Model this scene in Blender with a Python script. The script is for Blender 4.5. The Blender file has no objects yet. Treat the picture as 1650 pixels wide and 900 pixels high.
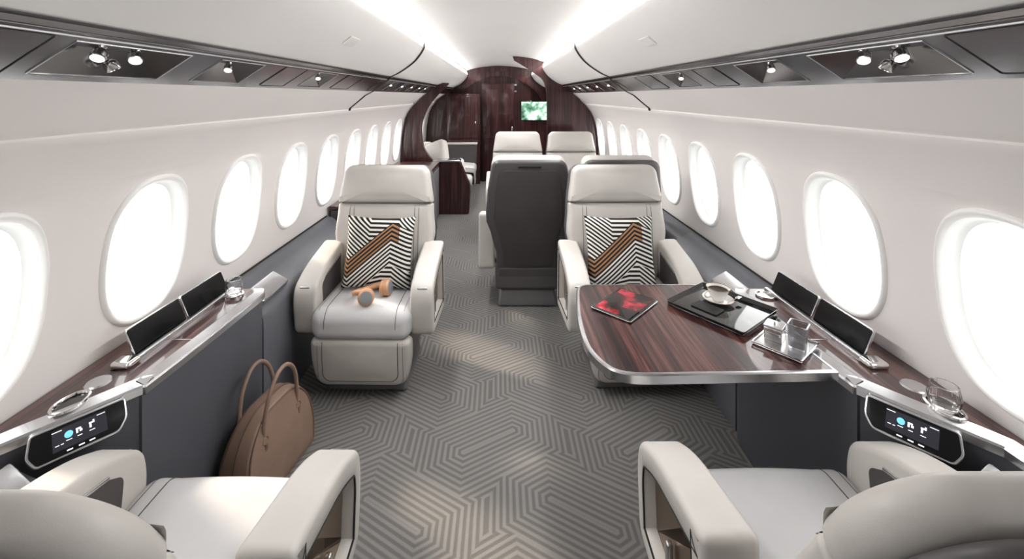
import bpy, bmesh, math, random
from mathutils import Vector, Matrix
from mathutils.bvhtree import BVHTree
PI = math.pi
R_ = math.radians
random.seed(7)
S = bpy.context.scene
COL = S.collection

# ------------------------------------------------------------------ camera, world, sun, exposure
F = 700.0
CAMZ = 1.62
cam = bpy.data.cameras.new('camera'); co = bpy.data.objects.new('camera', cam); COL.objects.link(co)
cam.sensor_width = 36; cam.lens = F / 1650 * 36
cam.shift_x = 20 / 1650; cam.shift_y = -296 / 1650
cam.clip_start = 0.02; cam.clip_end = 100
co.location = (0, 0, CAMZ); co.rotation_euler = (PI / 2, 0, 0)
S.camera = co
w = bpy.data.worlds.new('daylight'); S.world = w; w.use_nodes = True
w.node_tree.nodes['Background'].inputs[0].default_value = (1.0, 0.995, 0.985, 1)
w.node_tree.nodes['Background'].inputs[1].default_value = 2.05
sl = bpy.data.lights.new('sun', 'SUN'); sl.energy = 2.6; sl.color = (1, .84, .66); sl.angle = math.radians(5)
so = bpy.data.objects.new('sun', sl); COL.objects.link(so)
so.rotation_euler = Vector((0.76, -0.42, -0.60)).to_track_quat('-Z', 'Y').to_euler()
S.view_settings.view_transform = 'Standard'; S.view_settings.look = 'None'
S.view_settings.gamma = 1; S.view_settings.use_curve_mapping = False
S.view_settings.exposure = 1.12
LED_POWER = 1.3
COVE_UP, COVE_DOWN = 5.0, 18.0
LY0, LY1 = 1.1, 8.2

# ------------------------------------------------------------------ node helpers
class E:
    def __init__(s, t, sock): s.t = t; s.k = sock
    def op(s, o, *a):
        n = s.t.nodes.new('ShaderNodeMath'); n.operation = o
        for i, v in enumerate((s,) + a):
            if isinstance(v, E): s.t.links.new(v.k, n.inputs[i])
            else: n.inputs[i].default_value = v
        return E(s.t, n.outputs[0])
    def __add__(s, b): return s.op('ADD', b)
    def __radd__(s, b): return s.op('ADD', b)
    def __sub__(s, b): return s.op('SUBTRACT', b)
    def __mul__(s, b): return s.op('MULTIPLY', b)
    def __rmul__(s, b): return s.op('MULTIPLY', b)
    def __neg__(s): return s.op('MULTIPLY', -1.0)
    def abs(s): return s.op('ABSOLUTE')
    def min(s, b): return s.op('MINIMUM', b)
    def max(s, b): return s.op('MAXIMUM', b)
    def gt(s, b): return s.op('GREATER_THAN', b)
    def lt(s, b): return s.op('LESS_THAN', b)
    def sin(s): return s.op('SINE')
    def wrap(s, p): return s.op('WRAP', p / 2, -p / 2)

def newmat(name):
    m = bpy.data.materials.new(name); m.use_nodes = True
    t = m.node_tree; return m, t, t.nodes['Principled BSDF']
def setp(b, col=None, rough=None, metal=None, coat=None, trans=None, ior=None, em=None, es=None, spec=None, coatr=None):
    if col is not None: b.inputs['Base Color'].default_value = (*col, 1)
    if rough is not None: b.inputs['Roughness'].default_value = rough
    if metal is not None: b.inputs['Metallic'].default_value = metal
    if coat is not None: b.inputs['Coat Weight'].default_value = coat
    if coatr is not None: b.inputs['Coat Roughness'].default_value = coatr
    if trans is not None: b.inputs['Transmission Weight'].default_value = trans
    if ior is not None: b.inputs['IOR'].default_value = ior
    if spec is not None: b.inputs['Specular IOR Level'].default_value = spec
    if em is not None: b.inputs['Emission Color'].default_value = (*em, 1)
    if es is not None: b.inputs['Emission Strength'].default_value = es
def coords(t, kind='Object'):
    tc = t.nodes.new('ShaderNodeTexCoord'); return tc.outputs[kind]
def noise(t, vec, scale, detail=2, mapscale=None, rough=.5):
    if mapscale:
        mp = t.nodes.new('ShaderNodeMapping'); mp.inputs['Scale'].default_value = mapscale
        t.links.new(vec, mp.inputs[0]); vec = mp.outputs[0]
    n = t.nodes.new('ShaderNodeTexNoise'); n.inputs['Scale'].default_value = scale
    n.inputs['Detail'].default_value = detail; n.inputs['Roughness'].default_value = rough
    t.links.new(vec, n.inputs['Vector']); return n.outputs[0]
def ramp(t, fac, stops):
    r = t.nodes.new('ShaderNodeValToRGB'); t.links.new(fac, r.inputs[0])
    el = r.color_ramp.elements
    while len(el) < len(stops): el.new(.5)
    for e, (p, c) in zip(el, stops): e.position = p; e.color = (*c, 1)
    return r.outputs[0]
def bump(t, b, h, strength, dist=.001):
    n = t.nodes.new('ShaderNodeBump'); n.inputs['Strength'].default_value = strength
    n.inputs['Distance'].default_value = dist
    t.links.new(h, n.inputs['Height']); t.links.new(n.outputs[0], b.inputs['Normal'])
def mixc(t, fac, a, b):
    n = t.nodes.new('ShaderNodeMix'); n.data_type = 'RGBA'
    for i, v in ((0, fac), (6, a), (7, b)):
        if isinstance(v, E): v = v.k
        if isinstance(v, bpy.types.NodeSocket): t.links.new(v, n.inputs[i])
        elif isinstance(v, tuple): n.inputs[i].default_value = (*v, 1)
        else: n.inputs[i].default_value = v
    return n.outputs[2]

def mat_plain(name, col, rough=.5, metal=0, coat=0, var=.04, vs=6, bs=0, bsc=400, **k):
    m, t, b = newmat(name); setp(b, col, rough, metal, coat, **k)
    c = coords(t)
    n = noise(t, c, vs, 3)
    lo = tuple(x * (1 - var) for x in col); hi = tuple(min(1, x * (1 + var)) for x in col)
    t.links.new(ramp(t, n, [(.3, lo), (.7, hi)]), b.inputs['Base Color'])
    if bs: bump(t, b, noise(t, c, bsc, 2), bs, .0006)
    return m
def mat_wood(name, axis, c0, c1, c2, rough=.22):
    m, t, b = newmat(name); setp(b, rough=rough + .1, coat=.7, coatr=.03, spec=.3)
    c = coords(t)
    ms = [70, 70, 70]; ms[axis] = 1.6
    n1 = noise(t, c, 1.0, 4, tuple(ms), .6)
    ms2 = [13, 13, 13]; ms2[axis] = .5
    n2 = noise(t, c, 1.0, 3, tuple(ms2), .5)
    a = E(t, n1) * .6 + E(t, n2) * .4
    t.links.new(ramp(t, a.k, [(.38, c0), (.50, c1), (.60, c2), (.66, c1)]), b.inputs['Base Color'])
    return m
WHITE = mat_plain('cabin_lining', (.80, .765, .75), .55, var=.012, vs=2)
CEIL = mat_plain('ceiling_lining', (.84, .825, .81), .5, var=.01, vs=2)
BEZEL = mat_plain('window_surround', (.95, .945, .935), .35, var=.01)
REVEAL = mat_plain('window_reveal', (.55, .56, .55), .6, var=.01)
SCREEN = mat_plain('black_screen', (.004, .004, .005), .25, spec=.25)
LEATHER = mat_plain('pale_leather', (.55, .525, .495), .42, var=.03, vs=9, bs=.25, bsc=500)
LEATHER_SEAT = mat_plain('pale_seat_leather', (.52, .518, .525), .40, var=.03, vs=9, bs=.2, bsc=500)
SEAM = mat_plain('seam_thread', (.10, .09, .085), .7)
SHELL = mat_plain('charcoal_shell', (.085, .078, .082), .38, var=.06, vs=3, bs=.1, bsc=300)
SHELL2 = mat_plain('charcoal_insert', (.060, .053, .053), .5, var=.08, vs=5)
PLINTH = mat_plain('plinth_grey', (.16, .155, .16), .45)
CONSOLE = mat_plain('slate_leather', (.080, .084, .098), .48, var=.08, vs=3, bs=.2, bsc=400)
LEDGE = mat_plain('slate_ledge', (.13, .135, .155), .38, var=.06, vs=3)
BLACK = mat_plain('black_gloss', (.006, .006, .007), .08, coat=.5)
RUBBER = mat_plain('black_rubber', (.015, .014, .015), .6)
SATIN = mat_plain('satin_metal', (.45, .45, .46), .45, metal=1)
CHROME = mat_plain('brushed_chrome', (.60, .60, .615), .24, metal=1, var=.05, vs=20)
POLISH = mat_plain('polished_chrome', (.80, .79, .78), .07, metal=1, var=.02)
BRONZE = mat_plain('bronze_inlay', (.30, .22, .155), .30, metal=1, var=.08, vs=5)
GUN = mat_plain('gunmetal_gloss', (.30, .295, .305), .17, metal=1, var=.10, vs=2.5)
GUND = mat_plain('gunmetal_strip', (.13, .125, .13), .35, metal=.7)
WOODY = mat_wood('rosewood_along', 1, (.007, .002, .002), (.050, .016, .015), (.140, .058, .048), .2)
WOODZ = mat_wood('rosewood_upright', 2, (.012, .003, .004), (.040, .011, .012), (.080, .030, .028), .25)
WOODX = mat_wood('rosewood_door', 2, (.014, .003, .004), (.036, .008, .009), (.060, .018, .018), .2)
TAN = mat_plain('taupe_leather', (.255, .168, .125), .45, var=.08, vs=12, bs=.3, bsc=350)
TAND = mat_plain('dark_taupe_leather', (.15, .09, .065), .45, var=.08, vs=12)
COPPER = mat_plain('tan_copper', (.50, .27, .15), .35, var=.05)
PORC = mat_plain('porcelain', (.82, .80, .77), .12, coat=.6, var=.01)
COFFEE = mat_plain('coffee', (.03, .012, .006), .35, spec=.1)
BRASS = mat_plain('pale_brass', (.65, .52, .34), .25, metal=1)
LINEN = mat_plain('white_linen', (.68, .68, .67), .8, var=.05, bs=.3, bsc=200)
KNIT = mat_plain('grey_knit', (.20, .19, .185), .9, var=.3, vs=60, bs=.6, bsc=120)
LED = None
m, t, b = newmat('led_glow'); setp(b, (1, 1, 1), em=(1, .97, .94), es=LED_POWER); LED = m
m, t, b = newmat('lamp_lens'); setp(b, (1, 1, 1), em=(1, .96, .9), es=.8); LENS = m
m, t, b = newmat('icon_glow_white'); setp(b, (.8, .8, .8), em=(.8, .85, .9), es=.5); ICW = m
m, t, b = newmat('icon_glow_blue'); setp(b, (.1, .3, .5), em=(.10, .38, .75), es=.8); ICB = m
m, t, b = newmat('clear_glass'); setp(b, (1, 1, 1), .02, trans=1.0, ior=1.45); GLASS = m
m, t, b = newmat('smoked_glass'); setp(b, (.55, .55, .57), .03, trans=.85, ior=1.45); SMOKE = m
# window pane: clear sheet with a light reflection
m, t, b = newmat('window_pane')
t.nodes.remove(b); out = t.nodes['Material Output']
tr = t.nodes.new('ShaderNodeBsdfTransparent'); gl = t.nodes.new('ShaderNodeBsdfGlossy'); gl.inputs['Roughness'].default_value = .05
mx = t.nodes.new('ShaderNodeMixShader'); mx.inputs[0].default_value = .06
t.links.new(tr.outputs[0], mx.inputs[1]); t.links.new(gl.outputs[0], mx.inputs[2]); t.links.new(mx.outputs[0], out.inputs[0])
PANE = m

def mat_carpet():
    m, t, b = newmat('hexagon_carpet'); setp(b, rough=.95, spec=.1)
    c = coords(t); sep = t.nodes.new('ShaderNodeSeparateXYZ'); t.links.new(c, sep.inputs[0])
    PX, PY, H = .74, .72, .13
    x = (E(t, sep.outputs[0]) + .05).wrap(PX); y = (E(t, sep.outputs[1]) + .12).wrap(PY)
    def d(cx, cy, sg):
        px = x - cx; py = (y - cy) * sg
        u = (px * .866 + py * .5).max(-H).min(H)
        qx = px - u * .866; qy = py - u * .5
        bb = (qx.abs() * .5) + (qy.abs() * .866)
        return bb.max(qx.abs())
    f = d(0, 0, 1)
    for cy in (-PY, PY): f = f.min(d(0, cy, 1))
    for cx in (-PX, PX): f = f.min(d(cx, 0, 1))
    for cx in (-PX / 2, PX / 2):
        for cy in (-PY / 2, PY / 2): f = f.min(d(cx, cy, -1))
    st = ((f * (2 * PI / .026)).sin() * 1.6).max(-1.0).min(1.0) * .5 + .5
    n = noise(t, c, 260, 3); n2 = noise(t, c, 3, 2)
    lo = mixc(t, n, (.105, .101, .097), (.150, .145, .139)); hi = mixc(t, n, (.152, .148, .142), (.245, .238, .231))
    t.links.new(mixc(t, st, lo, hi), b.inputs['Base Color'])
    h = st * .7 + E(t, n) * .6
    bump(t, b, h.k, .5, .004)
    return m
CARPET = mat_carpet()

def mat_pillow():
    m, t, b = newmat('woven_stripe'); setp(b, rough=.75, spec=.2)
    c = coords(t); sep = t.nodes.new('ShaderNodeSeparateXYZ'); t.links.new(c, sep.inputs[0])
    u = E(t, sep.outputs[0]) * (1 / .205); v = E(t, sep.outputs[2]) * (1 / .205)
    P = .118
    # main band rises to the right and folds over at both ends
    zz = u.max(-.80).min(.38) * .88 + (u - .38).max(0.0) * -.42 + (u + .80).min(0.0) * -.6
    g = v - zz + (-.05)
    band = (g + .11).abs().lt(.56)
    # upper left: falls to the right, then runs level ; lower right mirrored
    f2 = v + (u + .25).min(0.0) * .75 + (u - .55).max(0.0) * .9
    f3 = v - (u - .15).min(0.0) * .25 + (u - .45).max(0.0) * .75
    up = g.gt(.40)
    other = f2 * up + f3 * (up * -1.0 + 1.0)
    f = g * band + other * (band * -1.0 + 1.0)
    s = (f * (2 * PI / P)).sin().gt(.05)
    cop = (band * g.gt(.0)) * (u.lt(.60))
    white = mixc(t, cop, (.72, .70, .66), (.36, .19, .095))
    t.links.new(mixc(t, s, (.012, .011, .012), white), b.inputs['Base Color'])
    bump(t, b, noise(t, c, 500, 2), .3, .001)
    return m
PILLOW = mat_pillow()

def mat_picture(name, stops, scale, em=0, seedvec=(0, 0, 0)):
    m, t, b = newmat(name); setp(b, rough=.15, coat=.4)
    mp = t.nodes.new('ShaderNodeMapping'); mp.inputs['Location'].default_value = seedvec
    t.links.new(coords(t), mp.inputs[0])
    col = ramp(t, noise(t, mp.outputs[0], scale, 3), stops)
    t.links.new(col, b.inputs['Base Color'])
    if em: t.links.new(col, b.inputs['Emission Color']); b.inputs['Emission Strength'].default_value = em
    return m
TVPIC = mat_picture('green_film_frame', [(.36, (.02, .04, .03)), (.47, (.12, .26, .17)), (.55, (.42, .62, .48)), (.64, (.75, .80, .72))], 6, .8)
MAGPIC = mat_picture('red_cover_art', [(.42, (.01, .008, .008)), (.50, (.22, .012, .02)), (.58, (.50, .03, .06)), (.68, (.60, .38, .25))], 9, 0, (3, 1, 0))

# ------------------------------------------------------------------ object helpers
def mk(name, bm, m, parent=None, sharp=.7, smooth=True):
    me = bpy.data.meshes.new(name)
    bmesh.ops.recalc_face_normals(bm, faces=bm.faces[:])
    bm.to_mesh(me); bm.free()
    if smooth:
        me.shade_smooth(); me.set_sharp_from_angle(angle=sharp)
    me.materials.append(m)
    o = bpy.data.objects.new(name, me); COL.objects.link(o)
    if parent is not None: o.parent = parent
    return o
def tag(o, label, cat, group=None):
    o['label'] = label; o['category'] = cat
    if group: o['group'] = group
    return o
def thing(name, label, cat, loc=(0, 0, 0), rotz=0, group=None):
    o = bpy.data.objects.new(name, None); COL.objects.link(o)
    o.empty_display_size = .1
    o.location = loc; o.rotation_euler = (0, 0, rotz)
    return tag(o, label, cat, group)
def struct(o): o['kind'] = 'structure'; return o
def dup(root, loc, rotz, label, group=None):
    r = root.copy(); COL.objects.link(r); r.location = loc; r.rotation_euler = (0, 0, rotz); r['label'] = label
    if group: r['group'] = group
    for ch in list(root.children):
        c = ch.copy(); COL.objects.link(c); c.parent = r
        for g in list(ch.children):
            d = g.copy(); COL.objects.link(d); d.parent = c
    return r
ID = lambda u, v, w: (u, v, w)
def rrect(w_, h_, r, n=6, cx=0, cy=0):
    pts = []
    for qx, qy, a0 in ((1, 1, 0), (-1, 1, 90), (-1, -1, 180), (1, -1, 270)):
        for i in range(n + 1):
            a = math.radians(a0 + 90 * i / n)
            pts.append((cx + qx * (w_ / 2 - r) + r * math.cos(a), cy + qy * (h_ / 2 - r) + r * math.sin(a)))
    return pts
def cr(P, closed=True, n=6):
    out = []; L = len(P)
    for i in range(L if closed else L - 1):
        g = lambda k: P[k % L] if closed else P[max(0, min(L - 1, k))]
        p0, p1, p2, p3 = g(i - 1), g(i), g(i + 1), g(i + 2)
        for j in range(n):
            s = j / n
            out.append(tuple(.5 * (2 * b + (c - a) * s + (2 * a - 5 * b + 4 * c - d) * s * s + (-a + 3 * b - 3 * c + d) * s ** 3)
                             for a, b, c, d in zip(p0, p1, p2, p3)))
    if not closed: out.append(tuple(P[-1]))
    return out
def soften(P, r, n=5):
    """round the corners of a closed 2-D polygon"""
    out = []; L = len(P)
    for i in range(L):
        p = Vector(P[i]); a = Vector(P[i - 1]); b = Vector(P[(i + 1) % L])
        rr = r[i] if isinstance(r, (list, tuple)) else r
        da = (a - p); db = (b - p)
        q = min(rr, da.length * .48, db.length * .48)
        if q < 1e-5: out.append(tuple(p)); continue
        A = p + da.normalized() * q; B = p + db.normalized() * q
        for j in range(n + 1):
            s = j / n; out.append(tuple(A * (1 - s) ** 2 + p * 2 * s * (1 - s) + B * s * s))
    return out
def inset(P, d):
    L = len(P); A = sum(P[i][0] * P[(i + 1) % L][1] - P[(i + 1) % L][0] * P[i][1] for i in range(L))
    sg = 1 if A > 0 else -1; out = []
    for i in range(L):
        a = Vector(P[i - 1]); b = Vector(P[(i + 1) % L]); p = Vector(P[i])
        e1 = (p - a); e2 = (b - p)
        if e1.length < 1e-9: e1 = e2.copy()
        if e2.length < 1e-9: e2 = e1.copy()
        tn = e1.normalized() + e2.normalized()
        if tn.length < 1e-6: tn = e1
        tn.normalize(); nrm = Vector((-tn.y, tn.x)) * sg
        out.append(tuple(p + nrm * d))
    return out
def pad(P, t, r, bf=0, bb=0, xf=ID, bm=None, K=4, rings=5, centre=None, fill=True):
    """cushioned plate: outline P, thickness t, edge rounding r, bulge front/back"""
    bm = bm or bmesh.new(); L = len(P)
    r = min(r, t / 2)
    c = centre or (sum(p[0] for p in P) / L, sum(p[1] for p in P) / L)
    loops = []; cz = {1: bf, -1: bb}
    def half(sg, b):
        ls = []
        for k in range(K + 1):
            a = PI / 2 * k / K
            Q = inset(P, r * (1 - math.cos(a)))
            ls.append([(q[0], q[1], sg * (t / 2 - r + r * math.sin(a))) for q in Q])
        Q = inset(P, r)
        if fill:
            us = [q[0] for q in Q]; vs = [q[1] for q in Q]
            mu, hu, mv, hv = (max(us) + min(us)) / 2, (max(us) - min(us)) / 2, (max(vs) + min(vs)) / 2, (max(vs) - min(vs)) / 2
            for k in range(1, rings):
                s = 1 - k / rings; row = []
                for q in Q:
                    u, v = c[0] + (q[0] - c[0]) * s, c[1] + (q[1] - c[1]) * s
                    bul = (1 - ((u - mu) / hu) ** 2) * (1 - ((v - mv) / hv) ** 2)
                    row.append((u, v, sg * (t / 2 + b * max(0, bul) * (1 - s ** 6))))
                ls.append(row)
            cbul = (1 - ((c[0] - mu) / hu) ** 2) * (1 - ((c[1] - mv) / hv) ** 2)
            cz[sg] = b * cbul
        return ls
    f = half(1, bf); k = half(-1, bb)
    loops = list(reversed(k)) + f
    V = [[bm.verts.new(xf(*p)) for p in l] for l in loops]
    for a, b_ in zip(V, V[1:]):
        for i in range(L):
            j = (i + 1) % L
            bm.faces.new((a[i], a[j], b_[j], b_[i]))
    if fill:
        for l, w_ in ((V[0], -(t / 2 + cz[-1])), (V[-1], t / 2 + cz[1])):
            cv = bm.verts.new(xf(c[0], c[1], w_))
            for i in range(L): bm.faces.new((l[i], l[(i + 1) % L], cv))
    else:
        bm.faces.new(V[0]); bm.faces.new(V[-1])
    return bm
def rbox(cx, cy, cz, sx, sy, sz, r=.01, n=3, m=1, bm=None, xf=ID, deform=None):
    bm = bm or bmesh.new(); r = min(r, sx / 2 - 1e-5, sy / 2 - 1e-5, sz / 2 - 1e-5)
    H = (sx / 2, sy / 2, sz / 2); ax = []
    for h in H:
        l = []
        for i in range(n + 1): l.append(-h + r * (1 - math.cos(PI / 4 * i / n) ** 1 if False else i / n))
        for i in range(1, m): l.append(-h + r + (2 * h - 2 * r) * i / m)
        for i in range(n, -1, -1): l.append(h - r * (i / n))
        ax.append(l)
    vm = {}
    def gv(p):
        k = tuple(round(q, 6) for q in p)
        if k in vm: return vm[k]
        inn = Vector([max(-h + r, min(h - r, q)) for q, h in zip(p, H)])
        d = Vector(p) - inn
        # spherify
        e = d / r if r > 0 else d
        if r > 0:
            X, Y, Z = e
            e = Vector((X * math.sqrt(max(0, 1 - Y * Y / 2 - Z * Z / 2 + Y * Y * Z * Z / 3)),
                        Y * math.sqrt(max(0, 1 - Z * Z / 2 - X * X / 2 + Z * Z * X * X / 3)),
                        Z * math.sqrt(max(0, 1 - X * X / 2 - Y * Y / 2 + X * X * Y * Y / 3))))
        q = inn + e * r
        if deform: q = Vector(deform(*q))
        vm[k] = bm.verts.new(xf(q.x + cx, q.y + cy, q.z + cz)); return vm[k]
    for a in range(3):
        b_, c_ = (a + 1) % 3, (a + 2) % 3
        for sg in (-1, 1):
            for i in range(len(ax[b_]) - 1):
                for j in range(len(ax[c_]) - 1):
                    vs = []
                    for ii, jj in ((i, j), (i + 1, j), (i + 1, j + 1), (i, j + 1)):
                        p = [0, 0, 0]; p[a] = sg * H[a]; p[b_] = ax[b_][ii]; p[c_] = ax[c_][jj]; vs.append(gv(p))
                    if len(set(vs)) == 4:
                        try: bm.faces.new(vs)
                        except ValueError: pass
    return bm
def tube(P, r, n=8, closed=False, bm=None, flat=1.0, caps=True):
    bm = bm or bmesh.new(); P = [Vector(p) for p in P]; L = len(P); rings = []
    up = None
    for i in range(L):
        a = P[i - 1] if (i > 0 or closed) else P[i]; b_ = P[(i + 1) % L] if (i < L - 1 or closed) else P[i]
        tn = (b_ - a).normalized()
        if up is None:
            up = Vector((0, 0, 1)) if abs(tn.z) < .9 else Vector((1, 0, 0))
        up = (up - tn * up.dot(tn)).normalized(); sd = tn.cross(up)
        rr = r[i] if isinstance(r, (list, tuple)) else r
        rings.append([bm.verts.new(P[i] + (up * math.cos(2 * PI * k / n) * flat + sd * math.sin(2 * PI * k / n)) * rr) for k in range(n)])
    for i in range(L if closed else L - 1):
        a, b_ = rings[i], rings[(i + 1) % L]
        for k in range(n): bm.faces.new((a[k], a[(k + 1) % n], b_[(k + 1) % n], b_[k]))
    if not closed and caps: bm.faces.new(rings[0]); bm.faces.new(rings[-1])
    return bm
def lathe(prof, c=(0, 0, 0), n=32, bm=None, xf=None, cap=True):
    bm = bm or bmesh.new(); R = []
    xf = xf or (lambda x, y, z: (x + c[0], y + c[1], z + c[2]))
    for r, z in prof:
        if r < 1e-6: R.append([bm.verts.new(xf(0, 0, z))] * n)
        else: R.append([bm.verts.new(xf(r * math.cos(2 * PI * k / n), r * math.sin(2 * PI * k / n), z)) for k in range(n)])
    for a, b_ in zip(R, R[1:]):
        for k in range(n):
            vs = []
            for v in (a[k], a[(k + 1) % n], b_[(k + 1) % n], b_[k]):
                if v not in vs: vs.append(v)
            if len(vs) > 2: bm.faces.new(vs)
    return bm
def prism(P, z0, z1, xf=ID, bm=None):
    bm = bm or bmesh.new()
    a = [bm.verts.new(xf(p[0], p[1], z0)) for p in P]; b_ = [bm.verts.new(xf(p[0], p[1], z1)) for p in P]
    L = len(P)
    for i in range(L): bm.faces.new((a[i], a[(i + 1) % L], b_[(i + 1) % L], b_[i]))
    bm.faces.new(a); bm.faces.new(b_); return bm
def sheet(prof, ys, bm=None, flip=False):
    """profile of (X,Z) swept along Y"""
    bm = bm or bmesh.new()
    V = [[bm.verts.new((p[0], y, p[1])) for p in prof] for y in ys]
    for a, b_ in zip(V, V[1:]):
        for i in range(len(prof) - 1): bm.faces.new((a[i], a[i + 1], b_[i + 1], b_[i]))
    return bm
def drape(bm, pts, direction, off=.0005):
    tr_ = BVHTree.FromBMesh(bm); d = Vector(direction).normalized(); out = []
    for p in pts:
        hit, nrm, _, _ = tr_.ray_cast(Vector(p) - d * 1.0, d)
        if hit is not None: out.append(hit - d * off)
    return out
def quad(pts, bm=None):
    bm = bm or bmesh.new(); bm.faces.new([bm.verts.new(p) for p in pts]); return bm

# ------------------------------------------------------------------ cabin shell
Y0, Y1 = -2.6, 8.25
WP = [(1.655, 1.035), (1.58, 1.125), (1.520, 1.199), (1.511, 1.208), (1.508, 1.205), (1.505, 1.203), (1.499, 1.205), (1.485, 1.213), (1.46, 1.239), (1.40, 1.283), (1.31, 1.328), (1.17, 1.360), (1.03, 1.378), (.90, 1.389), (.75, 1.398), (.60, 1.402), (.30, 1.402), (0, 1.402)]
def XW(z):
    for (a, xa), (b_, xb) in zip(WP, WP[1:]):
        if a >= z >= b_: return xa + (xb - xa) * (a - z) / (a - b_)
    return WP[0][1] if z > WP[0][0] else WP[-1][1]
WA, WB, WZ = .203, .281, 1.030
ZT, ZB = 1.335, .725
def window_out(k, n=56, e=2.45):
    out = []
    for i in range(n):
        a = 2 * PI * i / n; c, s = math.cos(a), math.sin(a)
        out.append((k * WA * math.copysign(abs(c) ** (2 / e), c), k * WB * math.copysign(abs(s) ** (2 / e), s)))
    return out
def build_wall(sg, first, side):
    sp = .585
    ctr = [first + sp * k for k in range(-7, 12)]
    ctr = [c for c in ctr if Y0 + .3 < c < Y1 - .3]
    bm = bmesh.new()
    # strips above and below the window row
    zs_up = [1.655, 1.62, 1.58, 1.55, 1.52, 1.520, 1.511, 1.508, 1.505, 1.499, 1.485, 1.47, 1.46, 1.44, 1.40, 1.36, ZT]
    zs_dn = [ZB, .6, .3, 0]
    for zs in (zs_up, zs_dn): sheet([(sg * XW(z), z) for z in zs], [Y0, Y1], bm)
    # rectangle cells with an oval opening
    edges = [c - sp / 2 for c in ctr] + [ctr[-1] + sp / 2]
    def plain(a, b_):
        zs = [ZB + (ZT - ZB) * i / 12 for i in range(13)]
        sheet([(sg * XW(z), z) for z in zs], [a, b_], bm)
    plain(Y0, edges[0]); plain(edges[-1], Y1)
    O = window_out(.985)
    for c in ctr:
        rows = []
        hw = sp / 2; ht, hb = ZT - WZ, WZ - ZB
        rect = []
        for (u, v) in O:
            k = min(hw / abs(u) if abs(u) > 1e-9 else 9e9, (ht / v) if v > 1e-9 else ((hb / -v) if v < -1e-9 else 9e9))
            rect.append((u * k, v * k))
        # snap nearest samples to the corners
        for cx_, cz_ in ((hw, ht), (-hw, ht), (-hw, -hb), (hw, -hb)):
            i = min(range(len(rect)), key=lambda q: (rect[q][0] - cx_) ** 2 + (rect[q][1] - cz_) ** 2); rect[i] = (cx_, cz_)
        for s in (0, .33, .66, 1):
            rows.append([bm.verts.new((sg * XW(WZ + v0 + (v1 - v0) * s), c + u0 + (u1 - u0) * s, WZ + v0 + (v1 - v0) * s)) for (u0, v0), (u1, v1) in zip(O, rect)])
        for a, b_ in zip(rows, rows[1:]):
            for i in range(len(O)): bm.faces.new((a[i], a[(i + 1) % len(O)], b_[(i + 1) % len(O)], b_[i]))
    bmesh.ops.remove_doubles(bm, verts=bm.verts[:], dist=1e-5)
    struct(mk('wall_' + side, bm, WHITE, sharp=.5))
    return ctr
LW = build_wall(-1, 1.70, 'left'); RW = build_wall(1, 1.748, 'right')
wn = 0
frame_mesh = {}
for sg, ctr in ((-1, LW), (1, RW)):
    for c in ctr:
        wn += 1
        if sg not in frame_mesh:
            bm = bmesh.new(); prev = None
            # (scale, inward offset) from the wall, over the lip, down the reveal
            bm2 = bmesh.new(); prev2 = None
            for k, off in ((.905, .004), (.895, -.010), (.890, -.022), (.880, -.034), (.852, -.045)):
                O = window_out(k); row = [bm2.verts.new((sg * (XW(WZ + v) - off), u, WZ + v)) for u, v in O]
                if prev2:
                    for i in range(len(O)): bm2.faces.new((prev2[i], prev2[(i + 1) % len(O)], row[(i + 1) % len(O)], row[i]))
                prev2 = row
            for k, off in ((1.0, -.004), (.995, .006), (.975, .013), (.955, .015), (.93, .012), (.905, .004)):
                O = window_out(k); row = [bm.verts.new((sg * (XW(WZ + v) - off), u, WZ + v)) for u, v in O]
                if prev:
                    for i in range(len(O)): bm.faces.new((prev[i], prev[(i + 1) % len(O)], row[(i + 1) % len(O)], row[i]))
                prev = row
            o = mk('window_%d' % wn, bm, BEZEL, sharp=1.2)
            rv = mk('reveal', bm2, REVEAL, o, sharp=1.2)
            bm = bmesh.new(); O = window_out(.86)
            bm.faces.new([bm.verts.new((sg * (XW(WZ + v) + .044), u, WZ + v)) for u, v in O])
            p = mk('pane', bm, PANE, o)
            frame_mesh[sg] = (o, p, rv); o.location = (0, c, 0)
        else:
            s0, p0, r0 = frame_mesh[sg]
            o = s0.copy(); o.name = 'window_%d' % wn; COL.objects.link(o); o.location = (0, c, 0)
            for q0 in (p0, r0): p = q0.copy(); COL.objects.link(p); p.parent = o
        struct(o)
        L = bpy.data.lights.new('window_daylight', 'AREA'); L.shape = 'RECTANGLE'; L.size = .36; L.size_y = .50; L.energy = 1
        L.cycles.is_portal = True
        lo = bpy.data.objects.new('window_daylight', L); COL.objects.link(lo)
        lo.location = (sg * 1.50, c, WZ)
        lo.rotation_euler = Vector((-sg, 0, 0)).to_track_quat('-Z', 'Z').to_euler()

# floor
bm = quad([(-1.45, Y0, 0), (1.45, Y0, 0), (1.45, Y1, 0), (-1.45, Y1, 0)])
struct(mk('floor', bm, CARPET))
# ceiling: vaulted crown, bin panels
binp = cr([(.605, 2.045), (.612, 1.99), (.68, 1.895), (.79, 1.812), (.872, 1.772)], False, 5)
crown = cr([(-.615, 2.075), (-.60, 2.10), (-.45, 2.142), (-.2, 2.176), (0, 2.186), (.2, 2.176), (.45, 2.142), (.60, 2.10), (.615, 2.075)], False, 5)
bm = sheet(crown, [Y0, Y1])
for sg in (-1, 1):
    sheet([(sg * x, z) for x, z in binp], [Y0, Y1], bm)
    sheet([(sg * .605, 2.045), (sg * .628, 2.045), (sg * .628, 2.075), (sg * .615, 2.075)], [Y0, Y1], bm)   # cove pocket
struct(mk('ceiling', bm, CEIL, sharp=.9))
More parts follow.
